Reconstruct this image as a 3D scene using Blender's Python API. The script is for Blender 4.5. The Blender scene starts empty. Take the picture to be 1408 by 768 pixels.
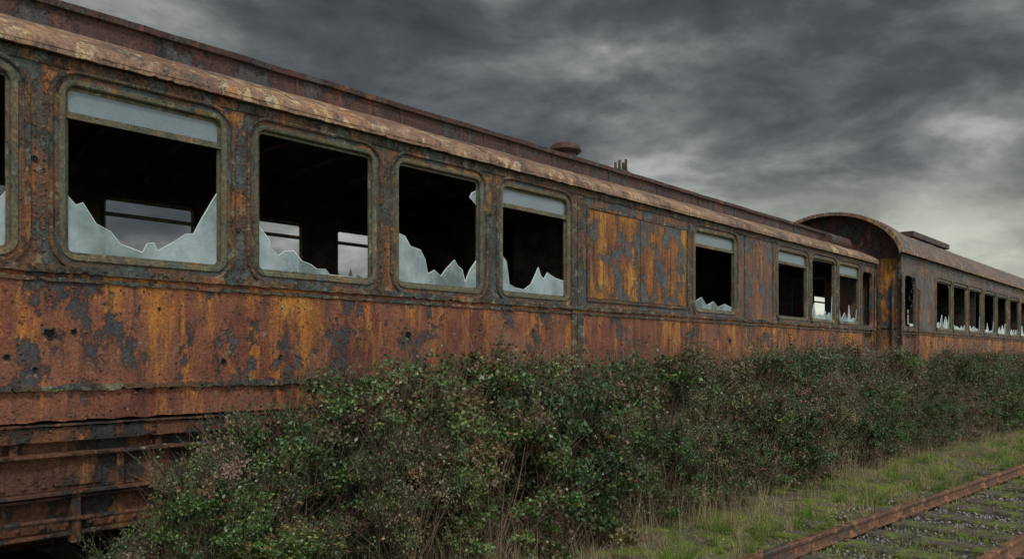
import bpy, bmesh, math, random
import numpy as np
from mathutils import Vector, noise as mn
random.seed(7); rng=np.random.default_rng(7)
scene=bpy.context.scene
scene.view_settings.view_transform='Standard'
try: scene.view_settings.look='None'
except Exception: pass
scene.view_settings.exposure=0
COL=scene.collection

# ------------------------------------------------------------ node helpers
class G:
    def __init__(s,nt): s.nt=nt
    def n(s,t,**p):
        x=s.nt.nodes.new(t)
        for k,v in p.items(): setattr(x,k,v)
        return x
    def put(s,sock,v):
        if isinstance(v,bpy.types.NodeSocket): s.nt.links.new(v,sock)
        elif isinstance(v,(tuple,list)) and len(v)==3 and sock.type=='RGBA': sock.default_value=(*v,1)
        else: sock.default_value=v
    def noise(s,vec,scale,detail=6,rough=.6,dist=0.):
        x=s.n('ShaderNodeTexNoise'); s.put(x.inputs['Vector'],vec)
        x.inputs['Scale'].default_value=scale;x.inputs['Detail'].default_value=detail
        x.inputs['Roughness'].default_value=rough;x.inputs['Distortion'].default_value=dist
        return x.outputs[0]
    def mp(s,f,a,b,c=0.,d=1.):
        x=s.n('ShaderNodeMapRange'); s.put(x.inputs[0],f)
        for i,v in zip((1,2,3,4),(a,b,c,d)): x.inputs[i].default_value=v
        return x.outputs[0]
    def mix(s,f,a,b,bt='MIX'):
        x=s.n('ShaderNodeMix',data_type='RGBA',blend_type=bt)
        s.put(x.inputs[0],f);s.put(x.inputs[6],a);s.put(x.inputs[7],b);return x.outputs[2]
    def m(s,op,a,b=0.,c=None):
        x=s.n('ShaderNodeMath',operation=op);s.put(x.inputs[0],a);s.put(x.inputs[1],b)
        if c is not None:s.put(x.inputs[2],c)
        return x.outputs[0]
    def scl(s,vec,sc,loc=(0,0,0)):
        x=s.n('ShaderNodeMapping');s.put(x.inputs[0],vec);x.inputs['Scale'].default_value=sc;x.inputs['Location'].default_value=loc
        return x.outputs[0]
def newmat(name):
    m=bpy.data.materials.new(name);m.use_nodes=True;nt=m.node_tree;nt.nodes.clear()
    g=G(nt);o=g.n('ShaderNodeOutputMaterial');b=g.n('ShaderNodeBsdfPrincipled')
    nt.links.new(b.outputs[0],o.inputs[0]);return m,g,b,o
def bump(g,b,h,st,dist):
    x=g.n('ShaderNodeBump');x.inputs['Strength'].default_value=st;x.inputs['Distance'].default_value=dist
    g.put(x.inputs['Height'],h);g.nt.links.new(x.outputs[0],b.inputs['Normal'])

def rust(name,base,alt,streak,yellow,dark=(.03,.03,.032),st=(.5,.62),yt=(.56,.64),dt=(.56,.60),ct=(.62,.66),
         crust=(.2,.17,.11),seed=0.,zg=None,dstretch=.6,rough=.82,bm=.5,wave=True,lite=False,stain=0.,fc=1.):
    m,g,b,o=newmat(name)
    tc=g.n('ShaderNodeTexCoord');v=tc.outputs['Object']
    col=g.mix(g.mp(g.noise(g.scl(v,(1,1,1),(seed,0,seed)),1.5,6,.72),.41,.59),base,alt)
    n9=g.noise(g.scl(v,(1,1,.8),(seed+9,3,0)),8,6,.8)
    col=g.mix(g.mp(n9,.46,.66,0,.7*fc),col,tuple(c*.32 for c in base))
    big=g.noise(g.scl(v,(1,1,1),(seed+20,0,0)),.9,2,.5)
    wide=g.noise(g.scl(v,(1.8,1.8,.5),(seed+31,2,0)),1.3,4,.6)
    sn=g.noise(g.scl(v,(6.,6.,.75),(seed+3,1,0)),1.5,7,.76,.3)
    sn=g.m('ADD',sn,g.mp(wide,.32,.68,-.15,.15))
    if zg:
        sep=g.n('ShaderNodeSeparateXYZ');g.put(sep.inputs[0],v)
        zz=g.mp(sep.outputs[2],zg[0],zg[1],-zg[2],zg[2])
        sn=g.m('ADD',sn,zz)
    col=g.mix(g.mp(sn,st[0],st[1],0,.9),col,streak)
    yn=g.noise(g.scl(v,(3.6,3.6,1.6),(seed+7,5,2)),2.3,7,.80)
    yn=g.m('ADD',yn,g.mp(wide,.32,.68,-.09,.09))
    if zg: yn=g.m('ADD',yn,zz)
    col=g.mix(g.mp(yn,yt[0],yt[1],0,.85),col,yellow)
    if stain:
        dr=g.noise(g.scl(v,(9,9,.6),(seed+5,0,0)),1.5,5,.72)
        dr=g.m('SUBTRACT',dr,g.mp(big,.35,.65,-.06,.06))
        col=g.mix(g.mp(dr,.52,.68,0,stain),col,(.035,.022,.018))
    dn=g.noise(g.scl(v,(1,1,dstretch),(seed+2,8,4)),3.2,9,.75,.2)
    rim=g.mp(dn,dt[0]-.022,dt[0],0,.7)
    col=g.mix(rim,col,tuple(c*.32 for c in alt))
    dmask=g.mp(dn,dt[0],dt[1]-.012)
    col=g.mix(dmask,col,g.mix(g.mp(n9,.4,.6),dark,tuple(c*2.6 for c in dark)))
    if not lite:
        cn=g.noise(g.scl(v,(1,1,1),(seed+12,2,6)),6.5,8,.78)
        col=g.mix(g.mp(cn,ct[0],ct[1],0,.8),col,crust)
    vo=g.n('ShaderNodeTexVoronoi');g.put(vo.inputs['Vector'],v);vo.inputs['Scale'].default_value=22
    pit=g.m('MULTIPLY',g.mp(vo.outputs['Distance'],.13,.25,1,0),g.mp(n9,.52,.57))
    col=g.mix(pit,col,(.012,.010,.010))
    fine=g.noise(v,50,5,.8)
    lo=1-.60*fc;hi=1+.65*fc
    col=g.mix(1.,col,g.mix(g.mp(fine,.34,.66),(lo,lo,lo),(hi,hi*.98,hi*.96)),'MULTIPLY')
    g.put(b.inputs['Base Color'],col)
    g.put(b.inputs['Roughness'],g.mp(g.m('MAXIMUM',dmask,g.mp(n9,.5,.6)),0,1,rough,rough-.34))
    b.inputs['Specular IOR Level'].default_value=.5
    h=g.m('MULTIPLY',dmask,-1.1)
    h=g.m('ADD',h,g.m('MULTIPLY',fine,1.1)); h=g.m('SUBTRACT',h,pit)
    h=g.m('ADD',h,g.m('MULTIPLY',n9,2.4))
    if wave: h=g.m('ADD',h,g.m('MULTIPLY',big,11.))
    bump(g,b,h,bm,.014)
    return m
def simple(name,c1,c2,scale,rough=.85,bs=.4,bd=.01,stretch=(1,1,1)):
    m,g,b,o=newmat(name);tc=g.n('ShaderNodeTexCoord');v=g.scl(tc.outputs['Object'],stretch)
    n=g.noise(v,scale,6,.7);g.put(b.inputs['Base Color'],g.mix(g.mp(n,.38,.62),c1,c2))
    b.inputs['Roughness'].default_value=rough;b.inputs['Specular IOR Level'].default_value=.25
    bump(g,b,n,bs,bd);return m

M={}
M['lower']=rust('rust_lower_panel',(.195,.060,.034),(.30,.12,.068),(.50,.185,.028),(.60,.30,.05),st=(.50,.63),yt=(.585,.66),dt=(.565,.595),zg=(1.5,2.3,.05),ct=(.61,.65),crust=(.32,.24,.17),stain=.6,bm=.65,fc=.85)
M['upper']=rust('rust_window_band',(.095,.082,.062),(.20,.085,.046),(.44,.155,.035),(.44,.25,.08),dark=(.038,.046,.043),st=(.53,.63),yt=(.60,.67),dt=(.495,.53),ct=(.565,.61),crust=(.24,.22,.14),seed=4,bm=.7,stain=.35,fc=.9)
M['upper_b']=rust('rust_band_faded',(.18,.086,.062),(.25,.14,.095),(.40,.155,.045),(.40,.22,.08),dark=(.044,.050,.054),st=(.55,.65),yt=(.60,.67),dt=(.49,.525),ct=(.59,.64),seed=14,dstretch=.45,bm=.65,stain=.45,fc=.9)
M['ochre']=rust('ochre_panel',(.42,.17,.033),(.30,.105,.035),(.54,.235,.035),(.50,.29,.07),dark=(.045,.050,.052),st=(.52,.64),yt=(.57,.64),dt=(.505,.54),ct=(.62,.67),seed=22,dstretch=.6,bm=.65,stain=.8,fc=.9)
M['trim']=rust('rusty_trim',(.11,.078,.052),(.17,.088,.048),(.32,.12,.035),(.36,.24,.10),dark=(.040,.044,.038),st=(.55,.65),yt=(.60,.67),dt=(.51,.55),ct=(.54,.59),crust=(.27,.25,.17),seed=31,bm=.85,wave=False)
M['frame']=rust('window_frame_paint',(.13,.14,.092),(.16,.125,.07),(.26,.12,.04),(.30,.28,.16),dark=(.05,.058,.044),st=(.57,.66),yt=(.57,.64),dt=(.56,.6),ct=(.56,.62),crust=(.26,.25,.18),seed=41,wave=False,lite=True)
M['roof']=rust('roof_sheet',(.22,.12,.08),(.34,.215,.145),(.42,.20,.07),(.60,.47,.27),dark=(.06,.05,.045),st=(.56,.66),yt=(.56,.62),dt=(.56,.59),ct=(.57,.62),crust=(.54,.45,.30),seed=53,fc=.85)
M['roof2']=rust('roof_sheet_weathered',(.15,.105,.085),(.22,.15,.115),(.27,.15,.075),(.38,.30,.19),dark=(.055,.052,.05),st=(.57,.66),yt=(.58,.64),dt=(.54,.57),ct=(.57,.62),crust=(.40,.34,.25),seed=57,fc=.8)
M['cler']=rust('clerestory_sheet',(.075,.036,.032),(.125,.062,.050),(.17,.07,.042),(.24,.14,.09),dark=(.034,.031,.031),st=(.57,.65),yt=(.61,.67),dt=(.52,.56),ct=(.61,.65),crust=(.22,.16,.12),seed=61,lite=True,bm=.7)
M['under']=rust('underframe_rust',(.12,.055,.032),(.20,.085,.042),(.36,.15,.045),(.34,.19,.07),dark=(.024,.023,.022),st=(.55,.65),yt=(.6,.66),dt=(.515,.545),seed=71,wave=False,lite=True,bm=.85)
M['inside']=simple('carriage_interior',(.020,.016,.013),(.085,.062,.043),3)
M['rail']=rust('rail_rust',(.15,.07,.04),(.22,.105,.055),(.42,.20,.08),(.36,.2,.10),dark=(.045,.034,.03),st=(.53,.63),yt=(.6,.66),dt=(.55,.58),seed=81,wave=False,lite=True)
M['hole']=simple('rust_hole',(.004,.004,.004),(.008,.006,.005),5)  # near-black colour paints the dark inside the holes

def glassmat(name,col,alpha,rough,va=.22,dk=.5):
    m,g,b,o=newmat(name);tc=g.n('ShaderNodeTexCoord');v=tc.outputs['Object']
    n=g.noise(g.scl(v,(1,1,.7)),2.6,3,.6)
    g.put(b.inputs['Base Color'],g.mix(g.mp(g.noise(v,30,5,.7),.4,.66),col,tuple(c*dk for c in col)))
    b.inputs['Roughness'].default_value=rough
    tr=g.n('ShaderNodeBsdfTransparent');tr.inputs[0].default_value=(.85,.93,.92,1)
    tl=g.n('ShaderNodeBsdfTranslucent');tl.inputs[0].default_value=(.6,.68,.68,1)
    m1=g.n('ShaderNodeMixShader');m1.inputs[0].default_value=.3
    g.nt.links.new(b.outputs[0],m1.inputs[1]);g.nt.links.new(tl.outputs[0],m1.inputs[2])
    m2=g.n('ShaderNodeMixShader');g.put(m2.inputs[0],g.mp(n,.38,.62,min(1,alpha+va),max(0,alpha-va)))
    g.nt.links.new(tr.outputs[0],m2.inputs[1]);g.nt.links.new(m1.outputs[0],m2.inputs[2])
    g.nt.links.new(m2.outputs[0],o.inputs[0]);return m
M['glass']=glassmat('dirty_broken_glass',(.64,.77,.79),.56,.06,.30,.75)
M['vent']=glassmat('frosted_glass',(.33,.40,.43),.95,.35,.05,.8)
m_,g_,b_,o_=newmat('glass_edge_highlight');b_.inputs['Base Color'].default_value=(.75,.88,.87,1);b_.inputs['Roughness'].default_value=.15;M['gedge']=m_  # pale colour paints a highlight along the broken glass edges

# ------------------------------------------------------------ mesh helpers
def link(o,parent=None):
    COL.objects.link(o)
    if parent: o.parent=parent
    return o
def mobj(name,verts,faces,mat,parent=None,smooth=False):
    me=bpy.data.meshes.new(name);me.from_pydata([tuple(v) for v in verts],[],faces);me.update()
    if mat: me.materials.append(mat)
    if smooth:
        me.polygons.foreach_set('use_smooth',[True]*len(me.polygons))
    return link(bpy.data.objects.new(name,me),parent)
def empty(name):
    e=bpy.data.objects.new(name,None);e.empty_display_size=.3;return link(e)
def fast(name,V,F,mat,cols=None,parent=None,linkit=True):
    me=bpy.data.meshes.new(name);V=np.asarray(V,dtype=np.float32);F=np.asarray(F,dtype=np.int32);k=F.shape[1]
    me.vertices.add(len(V));me.vertices.foreach_set('co',V.ravel())
    me.loops.add(F.size);me.loops.foreach_set('vertex_index',F.ravel())
    me.polygons.add(len(F));me.polygons.foreach_set('loop_start',np.arange(0,F.size,k,dtype=np.int32))
    me.update(calc_edges=True);me.validate()
    if cols is not None:
        a=me.attributes.new('Col','FLOAT_COLOR','POINT')
        c=np.ones((len(V),4),dtype=np.float32);c[:,:3]=cols;a.data.foreach_set('color',c.ravel())
    if mat: me.materials.append(mat)
    if not linkit: return me
    return link(bpy.data.objects.new(name,me),parent)
class MB:
    def __init__(s): s.v=[];s.f=[]
    def box(s,x0,x1,y0,y1,z0,z1):
        b=len(s.v);s.v+=[(x,y,z) for x in(x0,x1) for y in(y0,y1) for z in(z0,z1)]
        s.f+=[tuple(b+i for i in q) for q in((0,1,3,2),(4,6,7,5),(0,4,5,1),(2,3,7,6),(0,2,6,4),(1,5,7,3))]
    def cyl(s,p,q,r,r2=None,n=12,cap=True):
        p=Vector(p);q=Vector(q);r2=r if r2 is None else r2;d=(q-p).normalized()
        a=d.orthogonal().normalized();c=d.cross(a);b=len(s.v)
        for P,R in((p,r),(q,r2)):
            for i in range(n):
                t=2*math.pi*i/n;s.v.append(tuple(P+a*R*math.cos(t)+c*R*math.sin(t)))
        for i in range(n):
            j=(i+1)%n;s.f.append((b+i,b+j,b+n+j,b+n+i))
        if cap: s.f.append(tuple(b+i for i in range(n))[::-1]);s.f.append(tuple(b+n+i for i in range(n)))
    def obj(s,name,mat,parent=None,bevel=0):
        o=mobj(name,s.v,s.f,mat,parent)
        if bevel:
            m=o.modifiers.new('b','BEVEL');m.width=bevel;m.segments=2
        return o
def rrect(x0,x1,z0,z1,r,o=0.,n=6):
    x0-=o;x1+=o;z0-=o;z1+=o;r=max(r+o,.002);pts=[]
    for cx,cz,a0 in((x1-r,z1-r,0),(x0+r,z1-r,90),(x0+r,z0+r,180),(x1-r,z0+r,270)):
        for i in range(n+1):
            a=math.radians(a0+90*i/n);pts.append((cx+r*math.cos(a),cz+r*math.sin(a)))
    return pts
def plate(name,outer,holes,y,th,mat,parent,axis='Y'):
    cu=bpy.data.curves.new('tmp','CURVE');cu.dimensions='2D';cu.fill_mode='BOTH';cu.extrude=th/2
    for pts in [outer]+holes:
        s=cu.splines.new('POLY');s.points.add(len(pts)-1)
        for p,(a,b) in zip(s.points,pts): p.co=(a,b,0,1)
        s.use_cyclic_u=True
    t=bpy.data.objects.new('tmp',cu);COL.objects.link(t)
    dg=bpy.context.evaluated_depsgraph_get();me=bpy.data.meshes.new_from_object(t.evaluated_get(dg))
    bpy.data.objects.remove(t);bpy.data.curves.remove(cu)
    for v in me.vertices:
        a,b,c=v.co
        v.co=(a,y+c,b) if axis=='Y' else (y+c,a,b)
    if axis=='Y': me.flip_normals()
    me.materials.clear();me.materials.append(mat);me.name=name
    return link(bpy.data.objects.new(name,me),parent)
def ring(mb,x0,x1,z0,z1,r,prof,jit=0.,n=6):
    paths=[rrect(x0,x1,z0,z1,r,o,n) for o,_ in prof];m=len(paths[0]);b=len(mb.v)
    for (o,y),P in zip(prof,paths):
        for p in P: mb.v.append((p[0]+random.uniform(-jit,jit),y+random.uniform(-jit,jit),p[1]+random.uniform(-jit,jit)))
    k=len(prof)
    for j in range(k-1):
        for i in range(m):
            i2=(i+1)%m;mb.f.append((b+j*m+i,b+j*m+i2,b+(j+1)*m+i2,b+(j+1)*m+i))
def ragged(mb,x0,x1,yf,yb,z0,z1,jz=.006,jy=.003,step=.03,notch=.04):
    n=max(2,int((x1-x0)/step));b=len(mb.v)
    for i in range(n+1):
        x=x0+(x1-x0)*i/n
        a=mn.noise(Vector((x*9,z0*7,yf)))*jz*2;c=mn.noise(Vector((x*9,z1*7+5,yf)))*jz*2
        if random.random()<notch: a+=random.uniform(.2,1)*jz*4
        if random.random()<notch: c-=random.uniform(.2,1)*jz*4
        y=yf+random.uniform(-jy,jy)+mn.noise(Vector((x*2.3,z0,3)))*jy*3
        a=min(a,(z1-z0)*.45);c=max(c,-(z1-z0)*.45)
        mb.v+=[(x,yb,z0+a),(x,y,z0+a),(x,y,z1+c),(x,yb,z1+c)]
    for i in range(n):
        for j in range(4):
            k=(j+1)%4;mb.f.append((b+i*4+j,b+i*4+4+j,b+i*4+4+k,b+i*4+k))
    mb.f+=[(b,b+1,b+2,b+3),(b+n*4+3,b+n*4+2,b+n*4+1,b+n*4)]
def rivets(name,pts,r,mat,parent):
    if not pts:return
    V=[];F=[];n=6
    for x,y,z in pts:
        if random.random()<.07: continue
        rr=r*random.uniform(.85,1.15);b=len(V)
        for k,(q,d) in enumerate(((1,0),(.75,.55))):
            for i in range(n):
                t=i*math.pi/3;V.append((x+rr*q*math.cos(t),y-rr*d,z+rr*q*math.sin(t)))
        V.append((x,y-rr*.8,z))
        for i in range(n):
            j=(i+1)%n;F.append((b+i,b+j,b+n+j,b+n+i));F.append((b+n+i,b+n+j,b+12))
    mobj(name,V,F,mat,parent,True)
def sweep(name,prof,x0,x1,step,mat,parent,jz=.004,thick=0.):
    n=max(2,int((x1-x0)/step));V=[];F=[];k=len(prof)
    for i in range(n+1):
        x=x0+(x1-x0)*i/n
        for j,(y,z) in enumerate(prof):
            d=mn.noise(Vector((x*1.7,y*2,z*2)))*jz+mn.noise(Vector((x*7,y*5,z*5)))*jz*.5
            V.append((x,y,z+d))
    for i in range(n):
        for j in range(k-1): F.append((i*k+j,i*k+j+1,(i+1)*k+j+1,(i+1)*k+j))
    o=mobj(name,V,F,mat,parent,True)
    if thick:
        m=o.modifiers.new('s','SOLIDIFY');m.thickness=thick;m.offset=0
    m=o.modifiers.new('e','EDGE_SPLIT');m.split_angle=math.radians(35)
    return o
def flakes(name,n,x0,x1,z0,z1,y,mat,parent,avoid=()):
    V=[];F=[]
    for _ in range(n):
        x=x0+(x1-x0)*random.random()**1.3;z=random.uniform(z0,z1)
        if mn.noise(Vector((x*1.4,z*1.8,11)))<.08+random.uniform(-.15,.15): continue
        if any(a-.13<x<b+.13 and ZW0-.13<z<ZW1+.13 for a,b,*_ in avoid): continue
        s=random.uniform(.005,.018);k=random.randint(4,6);b=len(V);t0=random.uniform(0,6)
        lift=random.uniform(.002,.009);la=random.uniform(0,6.28)
        for i in range(k):
            t=t0+6.283*i/k;q=s*random.uniform(.5,1.2)
            V.append((x+q*math.cos(t),y-.0015-lift*(.5+.5*math.cos(t-la)),z+q*math.sin(t)*1.3))
        F.append(tuple(range(b,b+k)))
    mobj(name,V,F,mat,parent)
# glass ---------------------------------------------------------------
def onedge(a,b,c,d): return (a<=.001 and c<=.001)or(b<=.001 and d<=.001)or(a>=.999 and c>=.999)or(b>=.999 and d>=.999)
def jag(P,amp=.010):
    out=[]
    for i,(a,b) in enumerate(P):
        c,d=P[(i+1)%len(P)];out.append((a,b))
        L=math.hypot(c-a,d-b)
        if L>.22 and not onedge(a,b,c,d):
            t=random.uniform(.3,.7);out.append((a+(c-a)*t+random.uniform(-amp,amp),b+(d-b)*t+random.uniform(-amp,amp)*1.6))
    return out
def rshards(r,full=.0):
    P=[(0,0)];u=0;h=r.uniform(.1,.5);P.append((0,h));up=False
    while u<1:
        u+=r.uniform(.05,.2)
        if u>=1:break
        h=r.uniform(.08,.36)*(1 if r.random()<.5 else .6) if up else r.uniform(.01,.09)
        up=not up
        P.append((u,h+.12*max(0,abs(u-.5)-.25)))
    P+=[(1,r.uniform(.05,.5)),(1,0)];out=[P]
    if r.random()<.2:
        a=r.uniform(.08,.2);out.append([(1,1),(1,1-a*1.3),(1-a,1)])
    return out
def glass_panes(mb,polys,x0,x1,z0,z1,y,ed=None):
    for P in polys:
        P=jag(P);b=len(mb.v);n=len(P);tilt=random.uniform(-.004,.004);W=[]
        for yy in(y,y+.005):
            for a,c in P: W.append((x0+(x1-x0)*a,yy+tilt*c,z0+(z1-z0)*c))
        mb.v+=W
        mb.f.append(tuple(range(b,b+n)));mb.f.append(tuple(range(b+n,b+2*n))[::-1])
        for i in range(n):
            j=(i+1)%n
            if ed is None or onedge(*P[i],*P[j]): mb.f.append((b+i,b+n+i,b+n+j,b+j))
            else:
                e=len(ed.v);A=Vector(W[i]);B=Vector(W[j]);off=Vector((0,-.002,0))
                d=(B-A).normalized();nrm=Vector((-d.z,0,d.x))*random.uniform(.002,.005)
                ed.v+=[tuple(A+off+nrm*.3),tuple(B+off+nrm*.3),tuple(B+off-nrm),tuple(A+off-nrm),tuple(A+nrm*.3+Vector((0,.008,0))),tuple(B+nrm*.3+Vector((0,.008,0)))]
                ed.f+=[(e,e+1,e+2,e+3),(e,e+4,e+5,e+1)]  # thin bright strips laid along the breaks as painted highlights

# ------------------------------------------------------------ carriage
ZW0,ZW1=2.39,3.54
ZF1=3.36
def build_carriage(D,W,x0,x1,wins,style,matU,doors=(),seed=0):
    r=random.Random(seed);root=empty('railway_carriage');Y2=D+W
    eave=3.74 if style=='clerestory' else 4.0
    RM=M['roof'] if style=='clerestory' else M['roof2']
    ztop=eave
    farw=[(w[0]-.12,w[1]-.30) for w in wins]
    for side,yy in(('near',D+.03),('far',Y2-.03)):
        holes=[rrect(a,b,ZW0,ZW1,.09,.03) for a,b,*_ in wins] if side=='near' else [rrect(a,b,ZW0,ZF1,.05,.03) for a,b in farw]
        xs=[x0,7.6,x1] if style=='clerestory' else [x0,x1]
        mats=[M['upper'],M['upper_b']] if style=='clerestory' else [matU]
        for i in range(len(xs)-1):
            A,B=xs[i],xs[i+1]
            hs=[h for h,w in zip(holes,wins) if A<w[0]<B]
            if doors and A<doors[0][0]<B and side=='near':
                for a,b in doors: hs.append(rrect(a,b,2.34,3.5,.12,0.))
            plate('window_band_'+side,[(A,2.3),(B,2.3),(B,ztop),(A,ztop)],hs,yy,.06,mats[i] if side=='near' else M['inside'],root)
        if side=='near' and doors:
            cur=x0
            for a,b in list(doors)+[(x1,x1)]:
                if a>cur+.01: plate('lower_panel',[(cur,1.5),(a,1.5),(a,2.3),(cur,2.3)],[],yy,.06,M['lower'],root)
                cur=b
            mb=MB()
            for a,b in doors:
                mb.box(a,b,D+.05,D+.09,1.5,2.38)
            mb.obj('door_panel',M['trim'],root)
        else:
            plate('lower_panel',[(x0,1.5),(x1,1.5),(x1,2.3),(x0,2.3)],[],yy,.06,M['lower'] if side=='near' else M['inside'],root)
    fr=MB();tr=MB();gl=MB();vt=MB();ge=MB()
    for w,fw in zip(wins,farw):
        a,b=w[0],w[1];vent=w[2] if len(w)>2 else False;sh=w[3] if len(w)>3 else None
        ring(tr,a,b,ZW0,ZW1,.10,[(.075,D+.01),(.078,D-.014),(.09,D-.024),(.105,D-.020),(.115,D+.01)],.0028)
        ring(fr,a,b,ZW0,ZW1,.07,[(0.,D+.07),(-.002,D+.004),(.008,D-.008),(.034,D-.012),(.044,D+.004)],.0018)
        ring(fr,a,b,ZW0,ZW1,.06,[(0.,D+.05),(-.022,D+.05),(-.024,D+.03),(0.,D+.03)],.0015)
        ring(fr,fw[0],fw[1],ZW0,ZF1,.05,[(0.,Y2-.07),(-.03,Y2-.04),(0.,Y2+.01),(.04,Y2+.01)],.001)
        if vent:
            zb=ZW1-.19
            fr.box(a+.005,b-.005,D+.015,D+.055,zb-.022,zb+.012)
            fr.box(a+.005,b-.005,D+.005,D+.03,zb-.035,zb-.024)
            glass_panes(vt,[[(0,0),(0,.9),(.04,1),(.96,1),(1,.9),(1,0)]],a+.01,b-.01,zb,ZW1-.005,D+.035)
        if sh is None: sh=rshards(r)
        glass_panes(gl,sh,a+.012,b-.012,ZW0+.012,ZW1-.012,D+.04,ge)
        near_c=style=='clerestory' and 0<a<7
        if r.random()<.85 or near_c:
            fs=rshards(r)
            glass_panes(gl,[[(p[0],min(1,p[1]*.6+.30) if p[1]>0 else 0) for p in fs[0]]],fw[0]+.01,fw[1]-.01,ZW0+.01,ZF1-.01,Y2-.04)
        if r.random()<.7 or near_c:
            fr.box(fw[0],fw[1],Y2-.05,Y2-.02,3.17,3.21)
        if r.random()<.35 and not near_c:
            fr.box(fw[0],fw[1]-r.uniform(0,.5),Y2-.11,Y2-.09,r.uniform(2.5,2.9),ZF1+.04)
    fr.obj('window_frames',M['frame'],root);gl.obj('broken_glass',M['glass'],root);ge.obj('glass_edge_glints',M['gedge'],root)
    if vt.v: vt.obj('ventilator_panes',M['vent'],root)
    st=MB()
    ragged(st,x0,x1,D-.030,D+.002,2.262,2.312,.006,.005,.03,.06)
    ragged(st,x0,x1,D-.016,D+.002,2.205,2.232,.004,.003,.03,.06)
    ragged(st,x0,x1,D-.012,D+.003,eave-.10,eave-.005,.004,.003)
    ragged(st,x0,x1,D-.034,D+.01,1.475,1.515,.010,.008,.025,.12)
    if style=='clerestory':
        ragged(st,7.50,7.515,D-.016,D+.001,1.52,3.62,.001,.002)
        for a,b in((7.515,7.60),(7.60,7.72)): st.box(a,b-.004,D-.014-.006*(a>7.55),D+.001,1.52,2.2); st.box(a,b-.004,D-.014-.006*(a>7.55),D+.001,2.32,eave-.11)
        for xx in (10.24,12.0,13.05): st.box(xx,xx+.05,D-.012,D+.001,2.32,eave-.11)
    st.obj('beading_strips',M['trim'],root)
    tr.obj('window_beading',M['trim'],root)
    fa=MB()
    ragged(fa,x0,x1,D-.004,D+.03,1.27,1.474,.006,.003,.03,.06)
    fa.obj('bottom_fascia',M['lower'],root)
    ub=MB()
    ragged(ub,x0,x1,D+.0,D+.16,1.235,1.25,.002,.003)
    ragged(ub,x0,x1,D+.02,D+.16,1.13,1.225,.004,.003)
    ub.box(x0,x1,D+.12,D+.2,.98,1.13); ub.box(x0,x1,D+.06,D+.2,.955,.978)
    for xx in np.arange(x0+.4,x1,1.9): ub.box(xx,xx+.08,D+.2,Y2-.2,1.0,1.2)
    for xx in np.arange(x0+.25,x1,.95): ub.box(xx,xx+.045,D+.05,D+.12,.979,1.129)
    for yy in (D+.7,(D+Y2)/2-.1,Y2-.9): ub.box(x0+.2,x1-.2,yy,yy+.12,.8,1.18)
    ub.obj('solebar',M['under'],root)
    rivets('solebar_rivets',[(xx,D+.02,zz) for xx in np.arange(x0+.1,x1,.14) for zz in(1.155,1.20)],.011,M['under'],root)
    R=[]
    for xx in np.arange(x0+.05,x1,.075):
        R+=[(xx,D-.014,eave-.05)]
    for xx in np.arange(x0+.05,x1,.11): R+=[(xx,D-.030,2.287),(xx,D-.006,1.30),(xx,D-.006,1.44)]
    for xx in np.arange(x0+.05,x1,.16): R+=[(xx,D-.0,2.17),(xx,D-.0,1.54)]
    for w in wins:
        for zz in np.arange(2.4,3.55,.075):
            for s in(w[0]-.135,w[1]+.135): R.append((s,D,zz))
        for xx in np.arange(w[0],w[1],.075): R.append((xx,D,ZW1+.135))
    if style=='clerestory':
        for zz in np.arange(1.56,3.6,.07): R+=[(7.555,D-.014,zz),(7.66,D-.02,zz)]
    rivets('rivets',R,.0095,M['trim'],root)
    fx=(x0 if style!='clerestory' else -1.)
    flakes('paint_flakes',5200,fx,x1,2.32,3.62,D,matU,root,wins)
    flakes('rust_scale',3600,fx,x1,1.53,2.2,D,M['lower'],root)
    mid=(D+Y2)/2
    if style=='clerestory':
        half=[(D-.05,3.735),(D-.065,3.75),(D-.06,3.785),(D-.02,3.83),(D+.10,3.90),(D+.28,3.99),(D+.45,4.06),(D+.585,4.105)]
        near=sweep('roof_sheet',half,x0-.05,x1+.06,.12,RM,root,.012,.012)
        sweep('roof_sheet_far',[(2*mid-y,z) for y,z in half],x0-.05,x1+.06,.3,RM,root,.012,.012)
        c=[(D+.585,4.10),(D+.585,4.265),(D+.545,4.268),(D+.540,4.31),(D+.62,4.325),(D+1.0,4.40),(mid,4.43)]
        c=c+[(2*mid-y,z) for y,z in c[::-1][1:]]
        sweep('clerestory',c,x0,x1-.5,.1,M['cler'],root,.008,.008)
        mobj('clerestory_end',[(x1-.5,y,z) for y,z in c],[tuple(range(len(c)))],M['cler'],root)
        sm=MB();
        ragged(sm,x0-.05,x1+.06,D-.072,D-.04,3.715,3.742,.004,.004)
        for xx in list(np.arange(x0+.7,x1,2.3)):
            for j in range(3,len(half)-1):
                (ya,za),(yb,zb)=half[j],half[j+1]
                b=len(sm.v);sm.v+=[(xx,ya-.004,za+.014),(xx+.035,ya-.004,za+.014),(xx+.035,yb-.004,zb+.014),(xx,yb-.004,zb+.014)]
                sm.f.append((b,b+1,b+2,b+3))
        sm.obj('roof_seams',RM,root)
        cb=MB()
        for xx in np.arange(x0+.4,x1-.6,1.24): cb.box(xx,xx+.03,D+.572,D+.59,4.10,4.262)
        cb.obj('clerestory_ribs',M['cler'],root)
        rivets('clerestory_rivets',[(xx,D+.582,zz) for xx in np.arange(x0+.1,x1-.5,.09) for zz in(4.235,)],.009,M['cler'],root)
        rivets('roof_rivets',[(xx,D-.045,3.80) for xx in np.arange(x0,x1,.12)],.009,RM,root)
        prof=half+c[1:-1]+[(2*mid-y,z) for y,z in half[::-1]]
        v=MB()
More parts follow.
